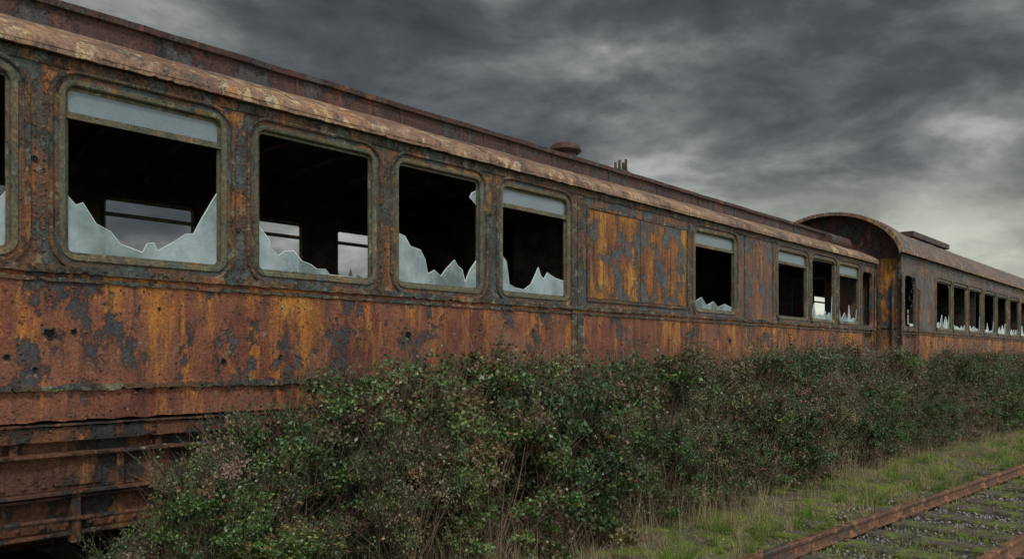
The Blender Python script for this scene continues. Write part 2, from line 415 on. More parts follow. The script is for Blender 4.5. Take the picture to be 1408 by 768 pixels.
        def mush(x,y,z,s=1.):
            v.cyl((x,y,z-.05),(x,y,z+.12*s),.15*s,n=16);v.cyl((x,y,z+.11*s),(x,y,z+.145*s),.17*s,.22*s,16)
            v.cyl((x,y,z+.145*s),(x,y,z+.205*s),.22*s,.19*s,16);v.cyl((x,y,z+.205*s),(x,y,z+.25*s),.19*s,.11*s,16)
        mush(8.75,6.95,4.40,1.08);mush(2.2,7.5,4.42)
        for i,(dx,h) in enumerate(((0,.10),(.10,.15),(.19,.13),(.26,.19))): v.cyl((9.4+dx,6.55,4.33),(9.4+dx,6.55,4.36+h),.024,.02,8)
        v.box(9.36,9.7,6.5,6.6,4.325,4.37)
        v.cyl((x1-1.5,D+.42,4.12),(x1-.55,D+.42,4.12),.13,.13,18);v.cyl((x1-1.58,D+.42,4.12),(x1-1.5,D+.42,4.12),.10,.13,18)
        o=v.obj('roof_ventilators',M['cler'],root,.006)
    else:
        hw=W/2+.10;zp=4.98;prof=[]
        for i in range(33):
            a=math.pi*i/32;prof.append((mid-hw*math.cos(a),eave-.02+(zp-eave)*math.sin(a)**1.22))
        low=[(y,eave-.02+(z-eave+.02)*.86) for y,z in prof]
        sweep('arched_roof',low,x0+.35,x1+.2,.15,RM,root,.012,.03)
        sweep('end_hood',prof,x0-.28,x0+.5,.13,RM,root,.012,.03)
        rim=MB()
        for i in range(32):
            (ya,za),(yb,zb)=prof[i],prof[i+1]
            def inn(y,z): return (mid+(y-mid)*.965,z-.055)
            P=[(ya,za+.018),(yb,zb+.018),inn(yb,zb),inn(ya,za)];b=len(rim.v)
            rim.v+=[(x0-.31,*p) for p in P]+[(x0-.22,*p) for p in P]
            rim.f+=[(b,b+1,b+2,b+3),(b+4,b+7,b+6,b+5),(b,b+4,b+5,b+1),(b+3,b+2,b+6,b+7)]
        rim.obj('roof_rim',M['roof'],root)
        rb=MB();rb.box(x0+3.0,x0+6.4,mid-.95,mid-.5,zp-.26,zp-.12)
        rb.obj('roof_boards',M['cler'],root,.01)
        ragged_b=MB();ragged(ragged_b,x0-.28,x1+.2,D-.115,D-.08,eave-.05,eave-.005,.004,.004);ragged_b.obj('eave_bead',M['roof'],root)
    dm=(D+Y2)/2
    for xx in(x0-.001,x1+.001):
        pe=low if (style!='clerestory' and xx>x0+1) else prof
        body=[(D+.002,1.25),(D+.002,eave-.01)]+[(y,z-.012) for y,z in pe if D+.02<y<Y2-.02]+[(Y2-.002,eave-.01),(Y2-.002,1.25)]
        plate('end_wall',body,[[(dm-.38,1.65),(dm+.38,1.65),(dm+.38,3.5),(dm-.38,3.5)]],xx+(.02 if xx<x0+1 else -.02),.04,M['cler'] if style!='clerestory' else M['upper_b'],root,'X')
    e=MB()
    xe=x0-.03 if style!='clerestory' else x1
    if style!='clerestory':
        ec=MB();ec.box(x0-.02,x0-.003,D+.004,D+.5,1.3,2.28);ec.box(x0-.02,x0-.003,D+.004,D+.5,2.33,3.86);ec.obj('end_panel',M['ochre'],root)
        xf=x0-.05
        e.box(xf,xf+.03,D+.0,D+.05,1.26,3.95)
    for yy in(D+.05,D+.42,Y2-.42,Y2-.08): e.box(xe-.0,xe+.03,yy,yy+.06,1.26,eave-.05)
    for yy in (D+.16,): e.cyl((xe-.05,yy,1.5),(xe-.05,yy,3.3),.018,n=8);e.cyl((xe-.05,yy,3.3),(xe+.03,yy,3.42),.018,n=8)
    e.cyl((xe-.05,D-.03,1.4),(xe-.05,D-.03,3.45),.02,n=8);e.cyl((xe-.05,D-.03,3.45),(xe+.1,D-.0,3.6),.02,n=8)
    if style!='clerestory': e.cyl((x0+1.12,D-.05,1.5),(x0+1.12,D-.05,3.2),.022,n=8);e.cyl((x0+1.12,D-.05,3.2),(x0+1.12,D+.01,3.28),.022,n=8)
    for yy in(D+.55,Y2-.6):
        for sx in ((x0-.0,-1),(x1,1)):
            e.cyl((sx[0],yy,1.1),(sx[0]+sx[1]*.1,yy,1.1),.08,n=12)
    e.obj('end_posts_and_pipes',M['trim'],root)
    it=MB();it.box(x0+.05,x1-.05,D+.07,Y2-.07,1.5,1.6)
    for xx in [p for p in (7.68,12.4,25.5,33) if x0+1<p<x1-1]:
        it.box(xx,xx+.05,D+.065,dm-.35,1.6,eave+.02);it.box(xx,xx+.05,dm+.35,Y2-.065,1.6,eave+.02);it.box(xx,xx+.05,dm-.35,dm+.35,3.45,eave+.02)
    xx=x0+.9
    while xx<x1-.5:
        if r.random()<.75: it.box(xx,xx+.1,D+.12,D+1.0,1.6,2.44)
        if r.random()<.75: it.box(xx,xx+.1,Y2-1.0,Y2-.12,1.6,2.5)
        xx+=1.46
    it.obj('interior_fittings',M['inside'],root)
    cl=[]
    for i in range(15):
        a=math.pi*i/14;cl.append((mid-(W/2-.07)*math.cos(a),eave-.12+.28*math.sin(a)))
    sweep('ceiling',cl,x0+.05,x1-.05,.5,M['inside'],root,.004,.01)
    rb=MB()
    for xx in np.arange(x0+.4,x1-.3,1.46/2):
        for i in range(14):
            (ya,za),(yb,zb)=cl[i],cl[i+1];b=len(rb.v)
            rb.v+=[(xx,ya,za-.01),(xx+.05,ya,za-.01),(xx+.05,yb,zb-.01),(xx,yb,zb-.01),(xx,ya,za-.05),(xx+.05,ya,za-.05),(xx+.05,yb,zb-.05),(xx,yb,zb-.05)]
            rb.f+=[(b+4,b+5,b+6,b+7),(b,b+4,b+7,b+3),(b+1,b+2,b+6,b+5)]
    rb.obj('ceiling_ribs',M['under'],root)
    for bx in ((-1.4 if style=='clerestory' else x0+3.2),(x1-3.4)):
        q=2.5*(bx<0)
        bg=MB();Yb=D+.02
        bg.box(bx-1.9,bx+1.9+q,Yb,Yb+.04,.80,1.03)
        bg.box(bx-1.9,bx+1.9+q,Yb-.07,Yb+.06,1.032,1.052);bg.box(bx-1.9,bx+1.85+q,Yb-.07,Yb+.06,.775,.797)
        bg.box(bx-1.5,bx+1.6+q,Yb+.05,Yb+.13,.52,.74);bg.box(bx-1.4,bx+1.5+q,Yb-.03,Yb+.14,.495,.517);bg.box(bx-1.4,bx+1.5+q,Yb-.03,Yb+.14,.742,.76)
        for wx in(bx-1.2,bx+1.3+q*.36):
            bg.box(wx-.16,wx+.16,Yb-.06,Yb+.16,.36,.72)
            bg.cyl((wx,Yb-.10,.52),(wx,Yb-.055,.52),.105,n=20);bg.cyl((wx,Yb-.125,.52),(wx,Yb-.098,.52),.05,n=12)
            for k in range(5): bg.box(wx-.55+.09*k,wx+.55-.09*k,Yb-.05,Yb+.04,.695+.012*k,.705+.012*k)
            for yy in(D+W/2-.7175,D+W/2+.7175):
                bg.cyl((wx,yy-.065,.60),(wx,yy+.065,.60),.46,n=36);bg.cyl((wx,yy+(.065 if yy<D+W/2 else -.095),.60),(wx,yy+(.095 if yy<D+W/2 else -.065),.60),.49,n=36)
            bg.cyl((wx,D+.2,.6),(wx,Y2-.2,.6),.07,n=12)
        for hx in np.arange(bx-1.7,bx+1.8+q,.9): bg.box(hx,hx+.05,Yb-.03,Yb+.0,.798,1.031)
        for hx in np.arange(bx-1.3,bx+1.6+q,1.15):
            bg.box(hx,hx+.30,Yb-.016,Yb+.0,.83,1.0);bg.box(hx+.1,hx+.16,Yb-.04,Yb+.04,.44,.80)
        bg.cyl((bx-1.5,Yb-.035,.66),(bx+1.4+q,Yb-.035,.60),.018,n=8)
        bg.obj('bogie',M['under'],root,.004)
        Rb=[(xx,Yb,zz) for xx in np.arange(bx-1.8,bx+1.9+q,.12) for zz in(.835,.995)]+[(xx,Yb+.05,zz) for xx in np.arange(bx-1.4,bx+1.5+q,.15) for zz in(.55,.71)]
        rivets('bogie_bolts',Rb,.020,M['under'],root)
    return root

g1=[[(0,0),(0,.36),(.06,.30),(.10,.32),(.18,.20),(.27,.16),(.33,.09),(.47,.05),(.5,.11),(.545,.12),(.57,.07),(.60,.09),(.68,.14),(.76,.20),(.82,.21),(.88,.32),(.95,.44),(1,.52),(1,0)]]
g2=[[(0,0),(0,.33),(.06,.27),(.10,.22),(.09,.18),(.17,.12),(.22,.16),(.30,.17),(.37,.10),(.45,.08),(.5,.05),(.58,.055),(.62,.015),(1,.01),(1,0)]]
g3=[[(0,0),(0,.42),(.09,.40),(.15,.32),(.27,.30),(.33,.22),(.36,.10),(.44,.14),(.52,.09),(.6,.17),(.66,.22),(.70,.25),(.74,.2),(.80,.17),(.84,.06),(.90,.17),(1,.28),(1,0)],[(1,.92),(1,.78),(.95,.81),(.90,.84),(.93,.89)]]
g4=[[(0,0),(0,.36),(.08,.30),(.12,.08),(.22,.05),(.34,.04),(.45,.10),(.52,.20),(.57,.28),(.61,.20),(.66,.17),(.72,.24),(.76,.22),(.85,.19),(1,.17),(1,0)]]
g0=[[(0,0),(0,.2),(.3,.05),(.7,.1),(.9,.2),(1,.34),(1,0)]]
g5=[[(0,0),(0,.08),(.2,.16),(.32,.06),(.5,.12),(.62,.05),(.8,.1),(1,.06),(1,0)]]
wins1=[(-5.42,-4.3),(-3.9,-2.78),(-2.4,-1.28),(-.92,.20),(.53,1.646,False,g0),(1.97,3.09,True,g1),(3.405,4.557,False,g2),(4.865,5.96,False,g3),(6.305,7.455-.03,True,g4),
       (10.43,11.66,True,g5),(13.27,14.5,True,[]),(14.75,15.87,False),(16.12,17.22,True)]
c1=build_carriage(5.86,2.90,-6.2,18.2,wins1,'clerestory',M['upper'],doors=((17.45,18.05),),seed=3)
b=MB()
for a,c in((7.86,8.96),(8.975,10.16)):
    ragged(b,a,c,5.86-.012,5.862,2.42,3.50,.004,.0,.03,.03)
o=b.obj('ochre_sheet',M['ochre'],c1)
b=MB();ragged(b,7.80,10.2,5.86-.02,5.861,3.505,3.545,.003,.002);ragged(b,7.80,10.2,5.86-.02,5.861,2.375,2.412,.003,.002)
b.box(7.79,7.845,5.838,5.861,2.415,3.50);b.box(10.17,10.225,5.838,5.861,2.415,3.50);b.obj('sheet_frame',M['trim'],c1)
h=MB();hr=MB()
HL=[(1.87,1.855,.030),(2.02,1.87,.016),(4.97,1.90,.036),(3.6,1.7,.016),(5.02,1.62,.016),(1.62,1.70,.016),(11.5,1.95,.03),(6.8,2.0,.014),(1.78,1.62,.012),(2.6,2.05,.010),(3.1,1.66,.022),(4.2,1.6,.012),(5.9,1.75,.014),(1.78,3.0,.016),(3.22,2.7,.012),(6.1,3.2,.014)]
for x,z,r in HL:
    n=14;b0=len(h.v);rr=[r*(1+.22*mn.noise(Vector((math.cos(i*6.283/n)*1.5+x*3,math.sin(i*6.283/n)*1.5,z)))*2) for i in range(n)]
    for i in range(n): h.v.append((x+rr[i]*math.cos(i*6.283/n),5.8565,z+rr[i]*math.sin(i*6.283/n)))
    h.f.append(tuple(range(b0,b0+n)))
    b0=len(hr.v)
    for k,(s_,yy) in enumerate(((.98,5.8555),(1.12,5.849),(1.5,5.8585))):
        for i in range(n): hr.v.append((x+s_*rr[i]*math.cos(i*6.283/n),yy+random.uniform(-.001,.001)*(k<2),z+s_*rr[i]*math.sin(i*6.283/n)))
    for k in range(2):
        for i in range(n):
            j=(i+1)%n;hr.f.append((b0+k*n+i,b0+k*n+j,b0+k*n+n+j,b0+k*n+n+i))
h.obj('hole_dark_discs',M['hole'],c1);hr.obj('hole_rims',M['trim'],c1)  # flat dark discs drawn in place of open holes

wins2=[(21.35,22.68),(22.92,24.28),(24.55,25.95),(26.3,27.7),(28.02,29.4),(29.8,31.2),(31.55,32.95),(33.3,34.7),(35.1,36.5)]
c2=build_carriage(5.43,3.1,18.62,40.,wins2,'arch',M['upper_b'],doors=((18.85,19.65),),seed=11)

# ------------------------------------------------------------ ground
def gh(x,y):
    rl=2.83-.0688*(x-5.87)
    if y>5.9: return -.045
    d=abs(y-(rl-.65));k=min(1,max(0,(d-1.0)/.6))
    return k*(.035*mn.noise(Vector((x*.8,y*.8,0)))+.02*mn.noise(Vector((x*3,y*3,4))))+(.03*k if y>rl else 0)-.07*(1-k)
xs=np.concatenate([-np.geomspace(2000,8,14),np.linspace(-6,46,320),np.geomspace(50,2500,16)])
ys=np.concatenate([-np.geomspace(2000,6,14),np.linspace(-4,10,90),np.geomspace(12,2500,18)])
V=[(x,y,gh(x,y) if -6<=x<=46 and -4<=y<=10 else -.045) for x in xs for y in ys];ny=len(ys)
F=[(i*ny+j,(i+1)*ny+j,(i+1)*ny+j+1,i*ny+j+1) for i in range(len(xs)-1) for j in range(ny-1)]
m,g,bs,o=newmat('weedy_ground');tc=g.n('ShaderNodeTexCoord');v=tc.outputs['Object']
col=g.mix(g.mp(g.noise(v,2.2,6,.7),.42,.58),(.13,.108,.078),(.10,.115,.045))
col=g.mix(g.mp(g.noise(v,11,6,.75),.47,.61,0,.85),col,(.27,.225,.16))
col=g.mix(g.mp(g.noise(g.scl(v,(1,1,1),(5,5,0)),1.6,6,.75),.50,.56,0,.9),col,(.18,.26,.032))
col=g.mix(g.mp(g.noise(v,50,4,.7),.5,.7,0,.7),col,(.04,.034,.025))
g.put(bs.inputs['Base Color'],col);bs.inputs['Roughness'].default_value=.95;bs.inputs['Specular IOR Level'].default_value=.1
bump(g,bs,g.noise(v,30,6,.75),.8,.03)
mobj('ground',V,F,m,None,True)

# ------------------------------------------------------------ tracks
sl=math.atan(-.0688);ux,uy=math.cos(sl),math.sin(sl);nx,ny_=-uy,ux
def tw(s,t):
    return (5.87+s*ux+t*nx,2.83+s*uy+t*ny_)
GA=1.27
m_,g_,b_,o_=newmat('weathered_sleeper_wood');tc_=g_.n('ShaderNodeTexCoord');v_=tc_.outputs['Object']
n_=g_.noise(g_.scl(v_,(9,1.2,9)),5,6,.7);c_=g_.mix(g_.mp(n_,.38,.62),(.042,.036,.029),(.18,.155,.12))
c_=g_.mix(g_.mp(g_.noise(v_,3.2,5,.7),.49,.55,0,.88),c_,(.15,.20,.035))
g_.put(b_.inputs['Base Color'],c_);b_.inputs['Roughness'].default_value=.95;bump(g_,b_,n_,.9,.02)
mw=m_
def railprof(): return [(-.050,0),(-.050,.008),(-.012,.022),(-.009,.080),(-.028,.088),(-.030,.112),(-.024,.120),(.024,.120),(.030,.112),(.028,.088),(.009,.080),(.012,.022),(.050,.008),(.050,0)]
def make_track(fn,s0,s1,z0,gauge,name):
    root=empty(name)
    P=railprof();k=len(P)
    for idx,t0 in enumerate((0,-gauge)):
        V=[];F=[];n=int((s1-s0)/.5)
        for i in range(n+1):
            s=s0+(s1-s0)*i/n
            for a,z in P:
                x,y=fn(s,t0+a);V.append((x,y,z0+z))
        for i in range(n):
            for j in range(k):
                q=(j+1)%k;F.append((i*k+j,i*k+q,(i+1)*k+q,(i+1)*k+j))
        F+=[tuple(range(k))[::-1],tuple(n*k+i for i in range(k))]
        mobj('rail',V,F,M['rail'],root)
    fx=MB();s=s0;V=[];F=[]
    while s<s1:
        wd=random.uniform(.11,.14);o0=random.uniform(-.06,.16);tilt=random.uniform(-.03,.03);nn=22;b=len(V)
        zt=z0+.010+random.uniform(-.010,0)
        for i in range(nn+1):
            t=.50+o0-(gauge+.98)*i/nn
            for a,z in((-wd,-.12),(-wd,-.02),(-wd+.015,0),(-wd*.3,0.),(wd*.35,0.),(wd-.015,0),(wd,-.02),(wd,-.12)):
                q=Vector((s*3+a*12,t*4,1.));ero=mn.noise(q)*.012
                x,y=fn(s+a+tilt*(i/nn)+mn.noise(Vector((t*5,s,a*3)))*.012,t);V.append((x,y,zt+z+(ero-.006 if z>-.05 else 0)))
        for i in range(nn):
            for j in range(7):F.append((b+i*8+j,b+i*8+j+1,b+i*8+9+j,b+i*8+8+j))
        F+=[tuple(b+j for j in range(8)),tuple(b+nn*8+j for j in range(8))[::-1]]
        for t0 in(0,-gauge):
            for sd in(-.085,.085):
                x,y=fn(s,t0+sd);fx.cyl((x,y,z0-.01),(x,y,z0+.04),.022,.016,8)
        s+=.66
    mobj('sleepers',V,F,mw,root);fx.obj('rail_fixings',M['rail'],root)
    return root
make_track(tw,-9,45,.02,GA,'railway_track')
make_track(lambda s,t:(s,8.02+t),-8,45,.01,1.435,'railway_track')
mob=simple('shade_toned_bed',(.018,.016,.013),(.05,.042,.032),14,.95,.9,.03)  # dark tone puts the shade under the carriages into the bed colour
mobj('track_bed',[(-8,6.0,-.03),(45,6.0,-.03),(45,9.3,-.03),(-8,9.3,-.03)],[(0,1,2,3)],mob)

# gravel
n=40000
s=rng.uniform(-4,22,n);t=rng.uniform(-GA-.75,.55,n)
gk=np.array([mn.noise(Vector((a*1.2,b*1.6,2))) for a,b in zip(s,t)])
k=rng.random(n)<np.where(t>-.02,.35,np.where(gk>.12,.2,1.));s=s[k];t=t[k];n=len(s)
X=5.87+s*ux+t*nx;Y=2.83+s*uy+t*ny_
sz=rng.uniform(.009,.022,n)
base=np.array([(1,0,0),(-1,0,0),(0,1,0),(0,-1,0),(0,0,.8),(0,0,-.8)])
V=(base[None]+rng.normal(0,.25,(n,6,3)))*sz[:,None,None]+np.stack([X,Y,rng.uniform(-.03,-.010,n)+np.where(t>.4,.03,0)],1)[:,None,:]
f=np.array([(0,2,4),(2,1,4),(1,3,4),(3,0,4),(2,0,5),(1,2,5),(3,1,5),(0,3,5)])
F=(f[None]+np.arange(n)[:,None,None]*6).reshape(-1,3)
cc=((.08+.36*rng.random(n)**1.6)[:,None]*np.array([1,.96,.90])[None]).repeat(6,0)
def attrmat(name,rough=.8,spec=.2,vary=True):
    m,g,b,o=newmat(name);a=g.n('ShaderNodeAttribute');a.attribute_name='Col'
    c=a.outputs['Color']
    if vary:
        oi=g.n('ShaderNodeObjectInfo');c=g.mix(1.,c,g.mix(oi.outputs['Random'],(.78,.92,.75),(1.2,1.1,1.05)),'MULTIPLY')
    g.put(b.inputs['Base Color'],c);b.inputs['Roughness'].default_value=rough;b.inputs['Specular IOR Level'].default_value=spec
    return m
M['stone']=attrmat('ballast_stone',.9,vary=False);M['leaf']=attrmat('leaf',.4,.5);M['blade']=attrmat('grass_blade',.8,.15,False)
fast('gravel',V.reshape(-1,3),F,M['stone'],cc)
mbd=simple('ballast_bed',(.06,.055,.044),(.16,.145,.115),24,.95,.9,.03)
V=[];F=[];nn=110
for i in range(nn+1):
    sx=-9+54*i/nn
    for j,tt in enumerate((.36,.2,0,-.6,-GA,-GA-.4,-GA-.8)):
        x,y=tw(sx,tt+.08*mn.noise(Vector((sx*1.3,tt,0))));V.append((x,y,-.026 if 0<j<6 else -.06))
for i in range(nn):
    for j in range(6):F.append((i*7+j,i*7+j+1,i*7+8+j,i*7+7+j))
mobj('ballast_bed',V,F,mbd)

# grass ---------------------------------------------------------------
def blades(name,X,Y,Z,H,W,C,lean=.35):
    n=len(X);a=rng.uniform(0,2*np.pi,n);d=np.stack([np.cos(a),np.sin(a),0*a],1);b=rng.uniform(0,2*np.pi,n)
    ln=np.stack([np.cos(b),np.sin(b),0*b],1)*(H*rng.uniform(.1,1,n)*lean)[:,None]
    P=np.stack([X,Y,Z],1);up=np.zeros((n,3));up[:,2]=1
    v0=P-d*W[:,None]/2;v1=P+d*W[:,None]/2
    v2=P+up*(H*.6)[:,None]+ln*.4+d*W[:,None]*.35;v3=P+up*(H*.6)[:,None]+ln*.4-d*W[:,None]*.35
    v4=P+up*(H*.95)[:,None]+ln+d*W[:,None]*.06;v5=P+up*(H*.95)[:,None]+ln-d*W[:,None]*.06
    V=np.stack([v0,v1,v2,v3,v4,v5],1).reshape(-1,3)
    F=np.stack([np.array([0,1,2,3]),np.array([3,2,4,5])])[None]+np.arange(n)[:,None,None]*6
    return fast(name,V,F.reshape(-1,4),M['blade'],C.repeat(6,0))
def raily(X): return 2.83-.0688*(X-5.87)
def scatter(n,x0,x1,y0f,y1f,cs=2.,th=0.):
    X=x0+(x1-x0)*rng.random(n)**1.35;u=rng.random(n);Y=y0f(X)+(y1f(X)-y0f(X))*u
    k=np.array([mn.noise(Vector((x*cs,y*cs,7)))>th+.25*random.uniform(-1,1) for x,y in zip(X,Y)])
    return X[k],Y[k]
def tufts(n,per,x0,x1,y0f,y1f,rad):
    X=x0+(x1-x0)*rng.random(n)**1.35;Y=y0f(X)+(y1f(X)-y0f(X))*rng.random(n);s=rng.uniform(.5,1.5,n)
    return (X[:,None]+rng.normal(0,rad,(n,per))*s[:,None]).ravel(),(Y[:,None]+rng.normal(0,rad,(n,per))*s[:,None]).ravel(),s.repeat(per)
X,Y=scatter(90000,2,34,lambda x:raily(x)+.04,lambda x:np.where(x<15,4.6,4.1)+0*x,1.6,.04)
n=len(X);pick=np.array([mn.noise(Vector((x*.9,y*1.3,3))) for x,y in zip(X,Y)])+rng.normal(0,.12,n)
C=np.where((pick<.03)[:,None],np.array([.17,.26,.04]),np.array([.38,.31,.18]))*rng.uniform(.6,1.5,n)[:,None]
blades('grass',X,Y,np.full(n,-.01),rng.uniform(.02,.07,n),rng.uniform(.003,.006,n),C,.9)
X,Y,s_=tufts(520,60,3,32,lambda x:raily(x)+.10,lambda x:np.where(x<15,3.9,3.5)+0*x,.028);n=len(X)
tg_=(rng.random(520)<.5).repeat(60)
C=np.where(tg_[:,None],np.array([.15,.24,.04]),np.array([.40,.32,.18]))*rng.uniform(.5,1.4,n)[:,None]
blades('grass',X,Y,np.full(n,-.01),rng.uniform(.06,.19,n)*s_,rng.uniform(.002,.005,n),C,.9)
X,Y=scatter(56000,3,30,lambda x:raily(x)-GA-.6,lambda x:raily(x)+.14,1.7,.10);n=len(X)
C=np.where((rng.random(n)<.78)[:,None],np.array([.16,.26,.03]),np.array([.34,.27,.15]))*rng.uniform(.6,1.5,n)[:,None]
blades('grass',X,Y,np.full(n,-.02),rng.uniform(.03,.080,n),rng.uniform(.004,.008,n),C,.8)
X,Y=scatter(22000,2.8,34,lambda x:np.where(x<15,3.55,3.2-.0*x),lambda x:np.where(x<15,4.5,4.1),1.3,.03);n=len(X)
C=np.array([.34,.26,.16])*rng.uniform(.4,1.3,n)[:,None]
hh=rng.uniform(.10,.66,n)*np.clip((Y-3.35)/.7,.2,1)
blades('dry_grass',X,Y,np.zeros(n),hh,rng.uniform(.002,.005,n),C,.7)
n=24000
X=2+32*rng.random(n)**1.3;Y=rng.uniform(raily(X)-1.8,4.4,n)
def leafverts(P,A,L,Wd,fold=.15):
    n=len(P);A=A/np.linalg.norm(A,axis=1,keepdims=True);R=rng.normal(size=(n,3));B=np.cross(A,R);B/=np.linalg.norm(B,axis=1,keepdims=True)
    Nn=np.cross(A,B);L=L[:,None];Wd=Wd[:,None]
    return np.stack([P,P+A*L*.45+B*Wd*.5+Nn*L*fold,P+A*L,P+A*L*.5-B*Wd*.5+Nn*L*fold],1).reshape(-1,3)
A=rng.normal(size=(n,3));A[:,2]*=.15
V=leafverts(np.stack([X,Y,rng.uniform(-.01,.05,n)],1),A,rng.uniform(.012,.035,n),rng.uniform(.008,.020,n))
C=(np.array([.28,.21,.14])*rng.uniform(.3,1.7,n)[:,None]).repeat(4,0)
fast('leaf_litter',V,np.arange(4*n).reshape(-1,4),M['blade'],C)

# ------------------------------------------------------------ bushes
def twigmesh(P,Q,r0,r1):
    n=len(P);D=Q-P;D/=np.linalg.norm(D,axis=1,keepdims=True)+1e-9;R=rng.normal(size=(n,3));A=np.cross(D,R);A/=np.linalg.norm(A,axis=1,keepdims=True);B=np.cross(D,A)
    vs=[]
    for Pt,r in((P,r0),(Q,r1)):
        for k in range(3):
            t=2*math.pi*k/3;vs.append(Pt+(A*math.cos(t)+B*math.sin(t))*np.asarray(r)[:,None])
    V=np.stack(vs,1).reshape(-1,3)
    f=np.array([(0,1,4,3),(1,2,5,4),(2,0,3,5)])
    return V,(f[None]+np.arange(n)[:,None,None]*6).reshape(-1,4)
def bush_mesh(seed,green,brown,ls,fb,dens=1.):
    r=np.random.default_rng(seed);H=1.7
    nc=70
    th=r.uniform(0,2*np.pi,nc);zz=r.uniform(.05,1,nc)**.75
    rad=np.sqrt(np.clip(1-(np.abs(zz-.42)/.68)**2.2,0.04,1))*.72*r.uniform(.38,1.14,nc)
    Cn=np.stack([rad*np.cos(th),rad*np.sin(th),zz*H*.92],1)
    cr=r.uniform(.08,.24,nc)
    isb=r.random(nc)<(fb+.12*(zz>.88)+.3*(zz<.25))
    per=(r.uniform(160,320,nc)*dens).astype(int)
    PP=[];CC=[]
    for c,q,bb,k in zip(Cn,cr,isb,per):
        m=9;sd=r.normal(size=(m,3));sd/=np.linalg.norm(sd,axis=1,keepdims=True);sd[:,2]=np.abs(sd[:,2])*.9-.15
        w=r.integers(0,m,k);tt=r.random(k)**.7
        p=c+sd[w]*(q*1.28*tt)[:,None]+r.normal(0,q*.14,(k,3))
        base=np.array(brown if bb else green)*r.uniform(.4,1.75)*np.array([r.uniform(.8,1.2),1,r.uniform(.8,1.1)])
        col=base*r.uniform(.5,1.6,k)[:,None]
        x=r.random(k);col[x<.018]=np.array([.28,.05,.035])*r.uniform(.5,1.2);col[(x>.05)&(x<.09)]=np.array([.26,.26,.09]);col[(x>.12)&(x<.17)]=np.array(brown)*1.1
        PP.append(p);CC.append(col)
    ns=110;si=r.integers(0,nc,ns);S=Cn[si];out=S-np.array([0,0,.6]);out/=np.linalg.norm(out,axis=1,keepdims=True);out+=np.array([0,0,.6])+r.normal(0,.4,(ns,3));out/=np.linalg.norm(out,axis=1,keepdims=True)
    L=r.uniform(.16,.50,ns);E=S+out*L[:,None]
    for a,bq in zip(S,E):
        k=int(r.choice([4,14,22,30]));t=r.random(k);PP.append(a+(bq-a)*t[:,None]+r.normal(0,.020,(k,3)));CC.append(np.array(brown if r.random()<.25 else green)*r.uniform(.6,1.7,k)[:,None])
    P=np.concatenate(PP);C=np.concatenate(CC);k=P[:,2]>.02;P=P[k];C=C[k];n=len(P)
    A=r.normal(size=(n,3))+np.array([0,0,-.2])
    V=leafverts(P,A,r.uniform(.022,.052,n)*ls,r.uniform(.016,.032,n)*ls)
    F=np.arange(4*n).reshape(-1,4)
    roots=np.stack([r.normal(0,.16,nc),r.normal(0,.16,nc),np.zeros(nc)],1);midp=(roots+Cn)/2+np.array([0,0,.12])+r.normal(0,.06,(nc,3))
    bn=560;bi=r.integers(0,n,bn);bp=P[bi];bo=bp-np.array([0,0,.5]);bo/=np.linalg.norm(bo,axis=1,keepdims=True);bo+=r.normal(0,.6,(bn,3))+np.array([0,0,.35])
    be=bp+bo*r.uniform(.06,.25,bn)[:,None]
    Pa=np.concatenate([roots,midp,S,bp]);Qa=np.concatenate([midp,Cn,E,be])
    r0=np.concatenate([np.full(nc,.010),np.full(nc,.007),np.full(ns,.0035),np.full(bn,.0022)]);r1=np.concatenate([np.full(nc,.007),np.full(nc,.003),np.full(ns,.001),np.full(bn,.0009)])
    TV,TF=twigmesh(Pa,Qa,r0,r1)
    TC=(np.array([.18,.125,.095])*r.uniform(.5,1.5,len(Pa))[:,None]).repeat(6,0)
    return fast('bush_foliage',np.concatenate([V,TV]),np.concatenate([F,TF+len(V)]),M['leaf'],np.concatenate([C.repeat(4,0),TC]),linkit=False)
variants=[bush_mesh(1,(.060,.110,.034),(.14,.105,.070),1.,.08),bush_mesh(2,(.068,.108,.042),(.15,.112,.082),.85,.22),
          bush_mesh(3,(.046,.094,.038),(.13,.10,.06),1.15,.04),bush_mesh(4,(.078,.104,.050),(.165,.125,.095),.8,.50,.85),bush_mesh(5,(.064,.118,.028),(.14,.108,.065),1.1,.06),
          bush_mesh(6,(.055,.10,.036),(.14,.10,.075),.95,.12)]
prof=[(2.2,1.0),(2.92,1.36),(3.65,1.66),(4.37,1.80),(5.06,2.08),(5.65,1.86),(6.68,1.62),(7.64,1.90),(9.16,2.20),(10.4,2.08),(11.9,1.94),(14.8,1.86),(20,1.84),(45,1.86)]
def hgt(x): return float(np.interp(x,[p[0] for p in prof],[p[1] for p in prof]))
R=random.Random(5)
def putbush(x,y,h,v=None,wd=None):
    o=bpy.data.objects.new('bramble_bush',v or R.choice(variants));s=h/1.78
    q=wd or max(s,.6)
    o.location=(x,y,-.03);o.scale=(q*R.uniform(.8,1.1),q*R.uniform(.8,1.05),s);o.rotation_euler=(R.uniform(-.08,.08),R.uniform(-.08,.08),R.uniform(0,6.28));link(o)
x=3.1
while x<41:
    off=0 if x<14 else max(-.5,-(x-14)*.1)
    putbush(x,4.98+off,hgt(x)*R.uniform(.86,1.07));x+=R.uniform(.6,.88)*(1 if x<14 else 1.4)
putbush(1.55,4.35,.62,variants[3],.42);putbush(1.95,4.5,.80,variants[1],.45);putbush(2.35,4.6,1.1,variants[0],.55);putbush(2.75,4.75,1.28,variants[1],.65);putbush(1.15,4.4,.42,variants[3],.4)
x=2.65
while x<41:
    off=0 if x<14 else max(-.5,-(x-14)*.1)
    putbush(x,4.42+off+R.uniform(-.15,.12),hgt(x+.1)*R.uniform(.54,.90));x+=R.uniform(.68,1.0)*(1 if x<14 else 1.4)
